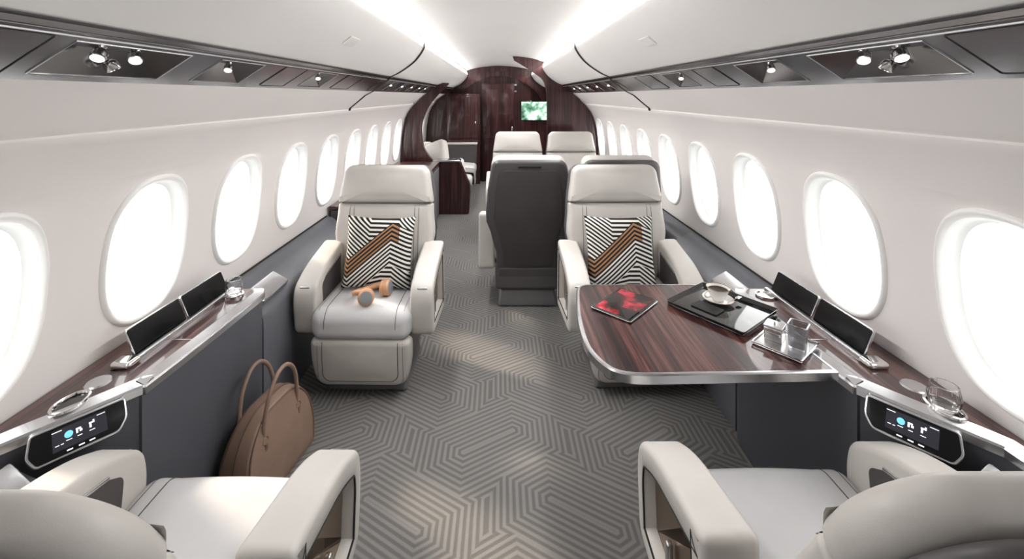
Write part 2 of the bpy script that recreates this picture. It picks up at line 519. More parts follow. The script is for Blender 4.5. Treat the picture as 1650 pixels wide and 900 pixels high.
# end walls
for nm, y, mt in (('wall_front', Y0, WHITE),):
    bm = quad([(-1.45, y, 0), (1.45, y, 0), (1.45, y, 2.25), (-1.45, y, 2.25)]); struct(mk(nm, bm, mt))
bm = quad([(-1.45, Y1, 0), (1.45, Y1, 0), (1.45, Y1, 2.25), (-1.45, Y1, 2.25)])
struct(mk('wall_rear', bm, WOODZ))
# cove light strips
for sg, side in ((-1, 'left'), (1, 'right')):
    bm = rbox(sg * .6165, (LY0 + LY1) / 2, 2.052, .018, LY1 - LY0, .012, .003, 2)
    tag(mk('cove_light_strip', bm, LED), 'thin warm white light line running along the %s edge of the ceiling crown' % side, 'light strip', 'ceiling cove lights')
    for nm, e, d in (('cove_wash', COVE_UP, (-sg * .75, 0, .35)), ('cove_glow', COVE_DOWN, (-sg * .70, 0, -1))):
        L = bpy.data.lights.new(nm, 'AREA'); L.shape = 'RECTANGLE'; L.size = .010; L.size_y = LY1 - LY0; L.energy = e; L.color = (1, .985, .97); L.spread = R_(165) if d[2] > 0 else R_(122)
        lo = bpy.data.objects.new(nm, L); COL.objects.link(lo); lo.location = (sg * .600, (LY0 + LY1) / 2, 2.052 + (.012 if d[2] > 0 else -.010))
        zz = -Vector(d).normalized(); yy = Vector((0, 1, 0)); xx = yy.cross(zz).normalized(); yy = zz.cross(xx)
        lo.rotation_euler = Matrix((xx, yy, zz)).transposed().to_euler()
# panel gaps in the lining
n_trim = 0
for sg in (-1, 1):
    for yg in (3.45,):
        path = [(x - .006, z - .003) for x, z in binp] + [(.885, 1.745), (1.012, 1.652)] + [(XW(z) - .004, z) for z in (1.62, 1.58, 1.52, 1.50)]
        bm = bmesh.new(); V = []
        for x, z in path: V.append([bm.verts.new((sg * (x + dx), yg + dy + (z < 1.76) * (1.76 - z) * .10, z)) for dx, dy in ((.004, -.011), (-.006, -.011), (-.006, .011), (.004, .011))])
        for a, b_ in zip(V, V[1:]):
            for i in range(4): bm.faces.new((a[i], a[(i + 1) % 4], b_[(i + 1) % 4], b_[i]))
        n_trim += 1; struct(mk('trim_%d' % n_trim, bm, RUBBER))
# ceiling vents
for sg, side in ((-1, 'left'), (1, 'right')):
    y = 2.05; P = Vector((sg * .70, y, 1.878)); 
    d = Vector((sg * .11, 0, -.083)).normalized(); nn = Vector((-sg * .083, 0, -.11)).normalized(); yy = Vector((0, 1, 0))
    X = lambda u, v, w_: P + d * u + yy * v + nn * w_
    bm = pad(rrect(.055, .13, .008), .006, .002, xf=lambda u, v, w_: tuple(X(u, v, w_ + .004)), fill=False)
    tag(mk('ceiling_vent', bm, CEIL), 'small white flush rectangular cover in the curved ceiling panel on the %s' % side, 'ceiling cover', 'flush covers in the ceiling panels')

# ------------------------------------------------------------------ overhead service panels
A0 = Vector((.880, 1.755)); A1 = Vector((1.035, 1.655))
def service(sg, side):
    root = thing('overhead_service_panel', 'glossy gunmetal overhead strip with reading lights along the %s side of the cabin' % side, 'overhead panel', (0, 0, 0))
    dA = (A1 - A0); nv = Vector((-dA.y, dA.x)).normalized()   # points up/out
    if nv.y < 0: nv = -nv
    def P(y, t_, up=0):
        q = A0 + dA * t_ + nv * up; return (sg * q.x, y, q.y)
    trays = [(.93, 1.28, 3), (1.42, 1.68, 1), (2.18, 2.44, 1), (3.75, 3.92, 1), (4.2, 4.37, 1), (4.65, 4.82, 1), (5.1, 5.27, 1), (-.1, .2, 1), (5.5, 5.67, 1)]
    trays.sort()
    bm = bmesh.new(); y = Y0; T0, T1 = .17, .86
    def strip(a, b_, t0, t1, u=0): quad([P(a, t0), P(b_, t0), P(b_, t1), P(a, t1)], bm)
    for a, b_, _ in trays:
        strip(y, a, 0, 1); strip(a, b_, 0, T0); strip(a, b_, T1, 1); y = b_
    strip(y, Y1, 0, 1)
    bmesh.ops.remove_doubles(bm, verts=bm.verts[:], dist=1e-5)
    # return lip above and below
    sheet([(sg * .880, 1.755), (sg * .868, 1.790)], [Y0, Y1], bm)
    mk('fascia', bm, GUN, root, smooth=False)
    bm = sheet([(sg * .866, 1.772), (sg * .884, 1.762), (sg * .889, 1.750), (sg * .881, 1.7535)], [Y0, Y1]); mk('shadow_strip', bm, GUND, root)
    bm = tube([(sg * .893, Y0, 1.7455), (sg * .893, Y1, 1.7455)], .0025, 6); mk('bright_trim', bm, SATIN, root)
    for a, b_, nl in trays:
        bm = bmesh.new(); L = b_ - a; dp = .045
        o = [(a, T0), (b_, T0), (b_, T1), (a, T1)]
        i_ = [(a + .18 * L, T0 + .08), (b_ - .30 * L, T0 + .08), (b_ - .30 * L, T1 - .30), (a + .18 * L, T1 - .30)]
        vo = [bm.verts.new(P(*q)) for q in o]; vi = [bm.verts.new(P(*q, dp)) for q in i_]
        for k in range(4): bm.faces.new((vo[k], vo[(k + 1) % 4], vi[(k + 1) % 4], vi[k]))
        bm.faces.new(vi)
        tr_ = mk('light_tray', bm, GUN, root, smooth=False)
        bm = tube([P(a, T0, -.001), P(b_, T0, -.001), P(b_, T1, -.001), P(a, T1, -.001)], .0022, 6, True); mk('tray_rim', bm, CHROME, tr_)
        sc = .85 if nl == 3 else .75
        spots = [(a + .34 * L, .42), (a + .46 * L, .62), (a + .62 * L, .42)] if nl == 3 else [(a + .5 * L, .45)]
        for k, (yy, tt) in enumerate(spots):
            base = Vector(P(yy, tt, .03)); 
            aim = Vector((-sg * (.25 + .1 * k), -.55 if k != 1 else .25, -.75)).normalized()
            head = base + aim * .042 * sc
            bm = lathe([(0, -.004), (.012 * sc, -.004), (.013 * sc, .0), (.006 * sc, .006), (.005 * sc, .02)], bm=None,
                       xf=lambda x, y_, z, b0=base, q=aim.to_track_quat('Z', 'Y'): tuple(b0 + q @ Vector((x, y_, z))), n=16)
            lathe([(0, .012), (.012, .012), (.0175, .018), (.019, .028), (.019, .044), (.0165, .046), (.0155, .041)], bm=bm,
                  xf=lambda x, y_, z, b0=base, q=aim.to_track_quat('Z', 'Y'): tuple(b0 + q @ (Vector((x, y_, z)) * sc)), n=20)
            rl = mk('reading_light', bm, POLISH, root)
            bm = lathe([(0, .0425), (.0158, .0425)], xf=lambda x, y_, z, b0=base, q=aim.to_track_quat('Z', 'Y'): tuple(b0 + q @ (Vector((x, y_, z)) * sc)), n=20)
            mk('lens', bm, LENS, rl)
    # oxygen mask hatches
    for a, b_ in ((.58, .88), (2.6, 2.9), (1.84, 2.04)):
        out = soften([(a, .12), (b_, .12), (b_, .9), (a, .9)], .025)
        pts = [P(*q, -.0012) for q in out]
        hb = bmesh.new(); hb.faces.new([hb.verts.new(P(*q, -.001)) for q in out]); h = mk('hatch', hb, GUN, root)
        bm = tube(pts, .0016, 5, True); mk('hatch_gap', bm, RUBBER, h)
service(-1, 'left'); service(1, 'right')

# ------------------------------------------------------------------ side ledges and consoles
ZL = .705
def side_ledge(sg, side, ya, yb, where, inner=1.137):
    root = thing('side_ledge', 'sloping slate grey padded side ledge %s on the %s wall' % (where, side), 'side ledge', (0, 0, 0))
    k_ = (1.390 - inner) / .27; f = lambda x: 1.390 - (1.390 - x) * k_
    prof = cr([(1.390, .652), (f(1.345), .640), (f(1.30), .612), (f(1.24), .592), (f(1.165), .580), (f(1.128), .555), (inner, .50)], False, 4) + [(inner, .003), (1.390, .003)]
    bm = prism([(sg * x, z) for x, z in prof], ya, yb, xf=lambda u, v, w_: (u, w_, v))
    mk('pad', bm, LEDGE, root, sharp=1)
    bm = tube([(sg * 1.390, ya, .654), (sg * 1.390, yb, .654)], .006, 6); mk('black_seal', bm, RUBBER, root)
    return root
EDGE = [(1.335, .98), (1.325, 1.14), (1.150, 1.365), (1.122, 1.44), (1.10, 2.00)]
def console(sg, side):
    root = thing('side_console', 'slate side console with glossy dark wood top and fold-up screens on the %s' % side, 'console', (0, 0, 0))
    inner = cr(EDGE[:2], False, 2)[:-1] + cr(EDGE[1:], False, 5)
    end = [(1.10 + .045 * (1 - math.cos(a)) if False else 1.10 + .05 * (1 - math.cos(a)), 2.00 + .09 * math.sin(a)) for a in [PI / 2 * i / 5 for i in range(1, 6)]]
    plan = inner + end + [(1.392, 2.09), (1.392, .98)]
    M_ = lambda P: [(sg * x, y) for x, y in P]
    # body a few millimetres inside the top, its foot set back
    body = [(x + (.012 if x < 1.36 else 0), y) for x, y in plan]
    bm = prism(M_(body), 0.003, ZL - .028); mk('body', bm, CONSOLE, root)
    top = [(x + (.040 if x < 1.36 else .0), y - (.03 if y > 2.05 else 0)) for x, y in plan]
    top = [(min(x, 1.392), y) for x, y in top]
    bm = prism(M_(top), ZL - .028, ZL); mk('wood_top', bm, WOODY, root)
    # metal edge
    path = inner + end; bm = bmesh.new(); V = []
    for i, (x, y) in enumerate(path):
        a = path[max(0, i - 1)]; b_ = path[min(len(path) - 1, i + 1)]
        tx, ty = b_[0] - a[0], b_[1] - a[1]; l = math.hypot(tx, ty); nx, ny = ty / l, -tx / l   # outward
        V.append([bm.verts.new((sg * (x + nx * o), y + ny * o, z)) for o, z in ((.044, ZL + .001), (.038, ZL + .004), (.003, ZL - .006), (-.001, ZL - .012), (-.001, ZL - .034), (.014, ZL - .036))])
    for a, b_ in zip(V, V[1:]):
        for i in range(5): bm.faces.new((a[i], a[i + 1], b_[i + 1], b_[i]))
    mk('metal_edge', bm, CHROME, root, sharp=.4)
    # control panel on the diagonal
    p0 = Vector((1.160, 1.345, 0)); p1 = Vector((1.270, 1.208, 0)); tdir = (p1 - p0).normalized()
    nrm = Vector((-tdir.y, tdir.x, 0))
    if nrm.x > 0: nrm = -nrm
    nrm = Vector((-abs(nrm.x), -abs(nrm.y), 0))
    c = (p0 + p1) / 2 + Vector((0, 0, ZL - .050)) + nrm * .030 + tdir * (.018 if sg < 0 else 0)
    up = (Vector((0, 0, 1)) * .80 - nrm * .60).normalized(); fn = tdir.cross(up)
    if fn.dot(nrm) < 0: fn = -fn
    def X(u, v, w_):
        q = c + tdir * u + up * v + fn * w_; return (sg * q.x, q.y, q.z)
    W, H = .205, .088
    out = soften([(-W / 2 - .004, H / 2), (W / 2 - .004, H / 2), (W / 2 + .006, -.01), (W / 2 - .012, -H / 2), (-W / 2 + .018, -H / 2), (-W / 2 - .004, -.012)], .012)
    cp = mk('control_panel', pad(out, .022, .004, xf=lambda u, v, w_, X=X: X(u, v, w_ - .006), fill=False), CHROME, root, sharp=.5)
    mk('screen', pad(inset(out, .006), .003, .001, xf=lambda u, v, w_: X(u, v, w_ + .0062), fill=False), SCREEN, cp)
    fl = -sg   # so that the icons read left to right for the passenger
    X0 = X
    X = lambda u, v, w_: X0(u * sg, v, w_)
    def icon(bm_, m_): mk('icon', bm_, m_, cp)
    def rect(u, v, a, b_): return quad([X(u - a, v - b_, .0080), X(u + a, v - b_, .0080), X(u + a, v + b_, .0080), X(u - a, v + b_, .0080)])
    icon(quad([X(-.055, -.024, .0078), X(.058, -.024, .0078), X(.058, .030, .0078), X(-.055, .030, .0078)]), mat_dark_ui)
    bm = bmesh.new(); bm.faces.new([bm.verts.new(X(-.022 * 1 + .009 * math.cos(a), .008 + .009 * math.sin(a), .0082)) for a in [2 * PI * i / 20 for i in range(20)]]); icon(bm, ICB)
    bm = bmesh.new()
    for du, dv, a, b_ in ((-.002, .012, .0055, .0022), (-.005, .006, .0022, .0045), (.003, .006, .0028, .003)): quad([X(.0 + du - a, dv - b_, .0082), X(du + a, dv - b_, .0082), X(du + a, dv + b_, .0082), X(du - a, dv + b_, .0082)], bm)
    icon(bm, ICW)
    bm = bmesh.new()
    for du, dv, a, b_ in ((.026, .013, .006, .002), (.023, .006, .0022, .005), (.030, .016, .002, .003)): quad([X(du - a, dv - b_, .0082), X(du + a, dv - b_, .0082), X(du + a, dv + b_, .0082), X(du - a, dv + b_, .0082)], bm)
    icon(bm, ICW)
    for u, v, a in ((-.045, .025, .010), (.047, .025, .009), (-.022, -.006, .006), (.0, -.006, .005), (.026, -.006, .006), (-.046, -.010, .004), (-.036, -.010, .003)): icon(rect(u, v, a, .0009), ICW)
    for u in (-.022, .002, .024): icon(rect(u, -.031, .006, .0016), ICW)
    # screen rail and two fold-up screens
    rx = 1.262
    bm = rbox(sg * (rx - .012), 1.765, ZL + .006, .020, .55, .024, .004, 2); mk('screen_rail', bm, CHROME, root)
    for ya, yb in ((1.515, 1.765), (1.775, 2.035)):
        def XS(u, v, w_, ya=ya, yb=yb):
            return (sg * (rx + .012 + v * .38 + w_ * .92), (ya + yb) / 2 + u, ZL + .004 + v * .92 - w_ * .38)
        o_ = rrect(yb - ya, .098, .010, 4, 0, .049)
        ps = mk('fold_up_screen', pad(o_, .010, .003, xf=XS, fill=False), CHROME, root)
        mk('glass', pad(inset(o_, .003), .002, .0008, xf=lambda u, v, w_: XS(u, v, w_ - .0056), fill=False), SCREEN, ps)
    # rail end bracket
    bm = rbox(sg * (rx + .008), 1.475, ZL + .010, .070, .055, .024, .011, 4); mk('rail_bracket', bm, POLISH, root)
    # near cup holder: oval ring beside a flat lid
    cx, cy = (1.275, 1.290) if sg < 0 else (1.30, 1.27)
    bm = tube([(sg * (cx + .034 * math.cos(a)), cy + .050 * math.sin(a), ZL + .004) for a in [2 * PI * i / 32 for i in range(32)]], .0055, 8, True); ch = mk('cup_holder', bm, POLISH, root)
    bm = bmesh.new(); bm.faces.new([bm.verts.new((sg * (cx + .032 * math.cos(a)), cy + .047 * math.sin(a), ZL + .0015)) for a in [2 * PI * i / 32 for i in range(32)]]); mk('well', bm, BLACK, ch)
    bm = lathe([(0, .004), (.032, .004), (.036, .0)], (sg * (cx + .006), cy + .098, ZL), 28); mk('cup_holder_lid', bm, CHROME, root)
    # far dish
    bm = lathe([(0, .003), (.030, .003), (.036, .009), (.041, .009), (.040, 0)], (sg * 1.245, 2.0 - .0, ZL) if False else (sg * 1.215, 1.985, ZL), 28); mk('cup_holder', bm, POLISH, root)
    # join line across the wood top
    bm = rbox(sg * 1.19, 1.63, ZL + .001, .085, .004, .002, .0005, 1); mk('join_line', bm, CHROME, root)
    return root
m, t, b = newmat('dark_display'); setp(b, (.012, .012, .016), .1, em=(.05, .05, .07), es=.15); mat_dark_ui = m
for sg, side in ((-1, 'left'), (1, 'right')):
    r1 = side_ledge(sg, side, 2.095, 3.10 if sg > 0 else 3.5, 'beside the seat facing the camera')
    if sg > 0: side_ledge(sg, side, 3.105, 6.05, 'beside the far pairs of seats', 1.27)
    r2 = side_ledge(sg, side, Y0 + .05, .975, 'beside the near seat', 1.19)
    console(sg, side)
    e_ = [(1.296, .618), (1.24, .592), (1.20, .570), (1.19, .52), (1.19, .003), (1.296, .003)]
    mk('ledge_end', prism([(sg * x, z) for x, z in e_], .978, 1.165, xf=lambda u, v, w_: (u, w_, v)), LEDGE, r2)
    # slanted brushed-metal stowed unit at the far end of the console and the near one
    for y0, y1, r in ((2.12, 2.42, r1), (.985, 1.150, r2)):
        bm = pad(soften([(y0, -.055), (y1, -.055), (y1 - .03, .055), (y0 + .02, .055)], .015), .03, .006,
                 xf=lambda u, v, w_: (sg * ((1.215 if y0 > 1 else 1.248) - v * .93 - w_ * .36), u, (.615 if y0 > 1 else .622) - v * .36 + w_ * .93), fill=False)
        mk('metal_flap', bm, CHROME, r, sharp=.5)

# ------------------------------------------------------------------ seats
def back_outline(h0, h1, wid, rt, rb, grow=0):
    hs = [h0 + rb * (1 - math.cos(PI / 2 * i / 7)) for i in range(8)] + [h0 + rb + (h1 - rt - h0 - rb) * i / 10 for i in range(1, 10)] + [h1 - rt + rt * math.sin(PI / 2 * i / 10) for i in range(11)]
    pts = []
    for h in hs:
        x = wid(h) + grow
        if h > h1 - rt: x -= rt * 1.0 * (1 - math.sqrt(max(0, 1 - ((h - (h1 - rt)) / rt) ** 2)))
        if h < h0 + rb: x -= rb * (1 - math.sqrt(max(0, 1 - (((h0 + rb) - h) / rb) ** 2)))
        pts.append((x, h))
    top = [(pts[-1][0] * (1 - k / 4), h1) for k in (1, 2, 3)]; bot = [(-pts[0][0] * (1 - k / 4), h0) for k in (1, 2, 3)]
    return pts + top + [(0, h1)] + [(-x, h) for x, h in reversed(top)] + [(-x, h) for x, h in reversed(pts)] + bot + [(0, h0)] + [(-x, h) for x, h in reversed(bot)]
def lerp(T, h):
    for (a, x), (b_, y) in zip(T, T[1:]):
        if a <= h <= b_: s = (h - a) / (b_ - a); s = s * s * (3 - 2 * s); return x + (y - x) * s
    return T[-1][1] if h > T[-1][0] else T[0][1]
WT = [(0, .235), (.12, .262), (.32, .315), (.48, .302), (.74, .272), (.80, .268)]
wid = lambda h: lerp(WT, h)
def make_seat(label, recline, group='cabin seats', length=.76, arms=(-1, 1), rt=.060, ws=1.0, thin=0.0):
    wid = lambda h: lerp(WT, h) * ws
    root = thing('cabin_seat', label, 'seat', (0, 0, 0), 0, group)
    # plinth and under-body
    def tp(x, y, z): return (x * (1 - .12 * (z / .14 + .5)), y, z)
    mk('plinth', rbox(0, .00, .072, .46, .40, .142, .02, 3, 1, deform=tp), PLINTH, root)
    mk('seat_pan', rbox(0, -.01, .245, .50, .47, .21, .03, 3), SHELL, root)
    # cushion
    def cd(x, y, z):
        z2 = z + (.018 * (1 - (x / .27) ** 2) * (1 - ((y + .02) / .27) ** 4 * .6) if z > 0 else 0)
        if z > 0: z2 += max(0, abs(x) - .19) * .18
        z2 -= max(0, (-y - .19)) ** 1.4 * .55
        return (x, y + (z2 * .08), z2)
    bm = rbox(0, -.055, .405, .535, .500, .145, .055, 6, 10, deform=cd)
    sm = []
    for s in (-1, 1):
        for dx in (0, ):
            pts = [(s * (.188 + dx), -.315 + .45 * i / 30, 0) for i in range(31)]
            pts = drape(bm, [(p[0], p[1], .6) for p in pts], (0, 0, -1))
            front = drape(bm, [(s * (.188 + dx), -.6, .455 - .06 * i / 8) for i in range(9)], (0, 1, 0))
            sm.append(tube(list(reversed(front)) + [p for p in pts if p.y > -.29], .0018, 5))
            pts = drape(bm, [(s * .228, -.27 + .40 * i / 30, .6) for i in range(31)], (0, 0, -1)); sm.append(tube(pts, .0012, 5))
    cu = mk('seat_cushion', bm, LEATHER_SEAT, root, sharp=1.4); [mk('seam', q_, SEAM, cu) for q_ in sm]
    # leg rest
    out = soften([(.268, .335), (-.268, .335), (-.268, .20), (-.235, .075), (.235, .075), (.268, .20)], [.03, .03, .06, .085, .085, .06], 7)
    LX = lambda u, v, w_: (u, -.262 - w_ + (v - .335) * -.10 - .0, v)
    bm = pad(out, .085, .032, .012, 0, LX, K=5)
    sm = []
    U = soften([(.19, .34), (-.19, .34), (-.19, .125), (.19, .125)], [.0, .0, .05, .05], 6)
    U = inset(U, .0)
    line = [(.205, .30)] + [(.205 - .0, .30 - .16 * i / 8) for i in range(1, 9)]
    line = [(.200, .322 - .16 * i / 8) for i in range(9)] + [(.200 - .045 * math.sin(a) ** 1 * 1 + .0, 0) for a in ()]
    arc = [(.155 + .045 * math.cos(a), .155 - .045 * math.sin(a)) for a in [PI / 2 * i / 6 for i in range(7)]]
    half = [(.200, .322 - (.322 - .155) * i / 8) for i in range(8)] + arc + [(.155 - .155 * i / 6, .110) for i in range(1, 7)]
    full = half + [(-x, y) for x, y in reversed(half[:-1])]
    sm.append(tube(drape(bm, [(x, -.8, y) for x, y in full], (0, 1, 0)), .0022, 5))
    full2 = [(x * 1.13, .335 + (y - .335) * 1.13) for x, y in full]
    sm.append(tube(drape(bm, [(x, -.8, y) for x, y in full2], (0, 1, 0)), .0012, 5))
    lr = mk('leg_rest', bm, LEATHER, root, sharp=1.4); [mk('seam', q_, SEAM, lr) for q_ in sm]
    # arms
    for s in arms:
        A = soften([(.17, .715), (-.12, .655), (-.245, .590), (-.262, .51), (-.24, .325), (.20, .285)], [.03, .08, .05, .06, .05, .04], 6)
        AX = lambda u, v, w_, s=s: (s * (.315 + w_ * 1.0), u, v)
        c0 = (-.06, .50)
        # upholstered loop: ring outline + pocket on the outside
        outer = A; inner = inset(A, .062)
        bm = bmesh.new(); hw = .062; L = len(outer)
        lay = []
        r_ = .018
        for k in range(6): a = PI / 2 * k / 5; lay.append([(q[0], q[1], -(hw - r_ + r_ * math.cos(PI / 2 - a))) for q in inset(outer, r_ * (1 - math.cos(a)))])
        lay = lay[::-1]
        for k in range(6): a = PI / 2 * k / 5; lay.append([(q[0], q[1], (hw - r_ + r_ * math.sin(a))) for q in inset(outer, r_ * (1 - math.cos(a)))])
        lay.append([(q[0], q[1], hw) for q in inset(A, .054)]); lay.append([(q[0], q[1], hw - .006) for q in inset(A, .060)]); lay.append([(q[0], q[1], hw - .040) for q in inset(A, .063)])
        V = [[bm.verts.new(AX(*p)) for p in l] for l in lay]
        for a, b_ in zip(V, V[1:]):
            for i in range(L): bm.faces.new((a[i], a[(i + 1) % L], b_[(i + 1) % L], b_[i]))
        bm.faces.new(V[0]); bm.faces.new(V[-1])
        arm = mk('armrest', bm, LEATHER, root, sharp=.9)
        ins = inset(A, .0645)
        mk('inlay', pad(ins, .004, .001, xf=lambda u, v, w_: AX(u, v, w_ + .0255), fill=False), BRONZE, arm)
        mk('inlay_rim', tube([AX(q[0], q[1], .0605) for q in inset(A, .0575)], .0030, 6, True), RUBBER, arm)
        mk('latch', rbox(s * (.315 + .040), -.06, .42, .016, .018, .10, .005, 2, xf=ID), CHROME, arm)
        # button plate on the nose and dark stow slot on the inner face
        mk('button_plate', rbox(s * .318, -.226, .583, .056, .034, .012, .005, 3), CHROME, arm)
        mk('stow_slot', pad(soften([(.10, .655), (-.10, .615), (-.17, .57), (-.15, .40), (.10, .40)], .02), .004, .001,
                            xf=lambda u, v, w_: AX(u, v, w_ - .0622), fill=False), SHELL2, arm)
        mk('slot_handle', rbox(s * (.315 - .066), -.02, .628, .006, .20, .010, .0025, 2, deform=lambda x, y, z: (x, y, z + y * .20)), CHROME, arm)
    # backrest, tilted about its foot
    ca, sa = math.cos(recline), math.sin(recline)
    py, pz = .150, .43
    def BX(u, v, w_): return (u, py + v * sa - w_ * ca, pz + v * ca + w_ * sa)    # w_ towards the sitter
    back_dir = Vector((0, ca, -sa))
    HS = .505; T = length
    o1 = back_outline(.0, HS, wid, .012, .05)
    bm = pad(o1, .105 - thin, .035 - thin * .3, .010, 0, lambda u, v, w_: BX(u, v, w_ + thin / 2), K=5, rings=6)
    sm = []
    for s in (-1, 1):
        for x0 in (.192, .218):
            pts = [Vector(BX(s * x0, HS - .01 - (HS - .06) * i / 24, 0)) for i in range(25)]
            sm.append(tube(drape(bm, pts, back_dir), .0016, 5))
    bk = mk('backrest', bm, LEATHER, root, sharp=1.4); [mk('seam', q_, SEAM, bk) for q_ in sm]
    o2 = back_outline(HS + .004, T, wid, rt, .012)
    bm = pad(o2, .118 - thin, .038, .014, 0, lambda u, v, w_: BX(u, v, w_ + .004 + thin / 2), K=5, rings=6); mk('headrest', bm, LEATHER, root, sharp=1.4)
    mk('seam_line', tube([BX(u * .01 * ws, HS + .002 + .004 * (abs(u) / 30) ** 2, .0505 + .012 * (1 - (u / 30.) ** 2)) for u in range(-27, 28)], .0035, 6), SEAM, root)
    # shell
    o3 = back_outline(-.20, T + .002 + thin * .3, lambda h: wid(max(h, .0)) + .004, rt + .002, .06)
    bm = pad(o3, .050, .022, 0, .012, lambda u, v, w_: BX(u, v, w_ - .078 + thin), K=5, rings=6)
    sh = mk('back_shell', bm, SHELL, root, sharp=1.2)
    o4 = [(x * .80, .30 + (v - .30) * .88) for x, v in back_outline(-.12, T - .01, lambda h: wid(max(h, 0)), .05, .03)]
    mk('shell_insert', pad(o4, .006, .002, 0, .003, lambda u, v, w_: BX(u, v, w_ - .1145 + thin), fill=False), SHELL2, sh)
    mk('grab_slot', pad(rrect(.17, .020, .009, 5, 0, T - .035), .008, .003, xf=lambda u, v, w_: BX(u, v, w_ - .1165 + thin), fill=False), RUBBER, sh)
    mk('foot_band', pad(rrect(.44, .10, .02, 5, 0, -.145), .014, .005, xf=lambda u, v, w_: BX(u, v, w_ - .108 + thin), fill=False), SHELL, sh)
    return root
R = math.radians
FX = .705
s1 = make_seat('pale leather seat facing the camera on the left, holding headphones and a striped pillow', R(8), length=.745)
s1.location = (-.730, 2.58, 0); s1.rotation_euler = (0, 0, R(-1))
s2 = dup(s1, (.748, 2.60, 0), R(1), 'pale leather seat facing the camera behind the dark wood table')
for lab, x, y, rz, ar in (('aisle seat turned away, showing its charcoal back shell beside the aisle', .215, 3.53, PI, (1,)),
                          ('charcoal-backed seat turned away, hidden behind the seat at the wood table', .88, 3.53, PI, (-1,)),
                          ('far cream seat facing the camera, left one of the far pair', .222, 5.08, 0, (-1,)),
                          ('far cream seat facing the camera, right one of the far pair', .877, 5.08, 0, (1,))):
    q = make_seat(lab, R(13), arms=ar); q.location = (x, y, 0); q.rotation_euler = (0, 0, rz)
s7 = make_seat('nearest seat on the left, turned away, cut off by the bottom left corner', R(27.5), rt=.135, length=.70, ws=.90, thin=.034)
s7.location = (-.785, 1.03, 0); s7.rotation_euler = (0, 0, PI)
dup(s7, (.792, 1.06, 0), PI, 'nearest seat on the right, turned away, cut off by the bottom right corner')

# ------------------------------------------------------------------ pillows
def make_pillow(loc, label, rot=0):
    N = 22; bm = bmesh.new(); G = {}
    for sgn in (-1, 1):
        for i in range(N + 1):
            for j in range(N + 1):
                u = -1 + 2 * i / N; v = -1 + 2 * j / N
                edge = (abs(u) == 1 or abs(v) == 1)
                if edge and sgn == 1: G[sgn, i, j] = G[-1, i, j]; continue
                pinch = 1 - .07 * (1 - v * v) * abs(u) ** 3; pinch2 = 1 - .07 * (1 - u * u) * abs(v) ** 3
                th = .058 * ((1 - u ** 4) * (1 - v ** 4)) ** .55
                G[sgn, i, j] = bm.verts.new((u * .205 * pinch, sgn * th, v * .205 * pinch2))
        for i in range(N):
            for j in range(N): bm.faces.new((G[sgn, i, j], G[sgn, i + 1, j], G[sgn, i + 1, j + 1], G[sgn, i, j + 1]))
    o = mk('throw_pillow', bm, PILLOW, sharp=3)
    tag(o, label, 'pillow', 'striped throw pillows'); o.location = loc; o.rotation_euler = (-R(14), rot, 0)
    return o
make_pillow((-.715, 2.575, .695), 'black, white and copper striped pillow on the left seat with the headphones', R(1.5))
make_pillow((.715, 2.580, .695), 'black, white and copper striped pillow on the seat behind the wood table', R(0))

# ------------------------------------------------------------------ headphones on the left seat
hp = thing('headphones', 'tan over-ear headphones lying on the left seat cushion', 'headphones', (-.675, 2.375, .494), R(20))
def disc(c, ax, r, h, bm=None, hole=False):
    q = Vector(ax).normalized().to_track_quat('Z', 'Y'); X = lambda x, y, z: tuple(Vector(c) + q @ Vector((x, y, z)))
    return lathe([(0, -h / 2), (r * .8, -h / 2), (r, -h / 4), (r, h / 4), (r * .8, h / 2), (0, h / 2)], xf=X, n=24, bm=bm)
def ear(c, ax):
    e = mk('ear_cup', disc(c, ax, .036, .030), COPPER, hp)
    ax = Vector(ax).normalized()
    mk('cup_face', disc(Vector(c) + ax * .016, ax, .027, .005), mat_grey, e)
    q = ax.to_track_quat('Z', 'Y')
    mk('ear_pad', tube([Vector(c) - ax * .018 + q @ Vector((.026 * math.cos(a), .026 * math.sin(a), 0)) for a in [2 * PI * i / 24 for i in range(24)]], .011, 8, True), COPPER, e)
mat_grey = mat_plain('grey_cap', (.30, .32, .34), .35, metal=.4)
ear((-.045, -.02, .036), (-.1, -1, .25)); ear((.055, .05, .036), (.9, -.45, .2))
arcp = [Vector((-.045, .0, .045)).lerp(Vector((.055, .06, .045)), s) + Vector((-.45, .9, 0)).normalized() * .0 for s in (0, 1)]
band = cr([(-.050, -.022, .060), (-.085, .005, .050), (-.095, .055, .030), (-.055, .095, .022), (.005, .105, .028), (.050, .085, .045), (.060, .052, .065)], False, 5)
mk('headband', tube(band, .0075, 10, flat=1.5), COPPER, hp)

hp.scale = (1.2, 1.2, 1.2)
# ------------------------------------------------------------------ table on the right
ZTAB = .715
tb = thing('fold_out_table', 'glossy dark wood fold-out table with metal edge on the right', 'table', (0, 0, 0))
plan = cr([(.52, 1.407), (.43, 1.410), (.367, 1.438), (.325, 1.52), (.312, 1.62), (.322, 1.80), (.352, 1.99), (.372, 2.06), (.41, 2.085)], False, 6) + [(1.090, 2.085), (1.095, 1.99), (1.112, 1.425)]
bm = prism(inset(plan, .006), ZTAB - .024, ZTAB)
mk('table_top', bm, WOODY, tb)
path = plan + []; L = len(path); bm = bmesh.new(); V = []
for o, z in ((.014, ZTAB + .0012), (.004, ZTAB + .0012), (.0, ZTAB - .003), (.0, ZTAB - .030), (.02, ZTAB - .034)): V.append([bm.verts.new((p[0], p[1], z)) for p in inset(path, o)])
for a, b_ in zip(V, V[1:]):
    for i in range(L): bm.faces.new((a[i], a[(i + 1) % L], b_[(i + 1) % L], b_[i]))
bm.faces.new(V[-1])
mk('metal_edge', bm, CHROME, tb, sharp=.5)
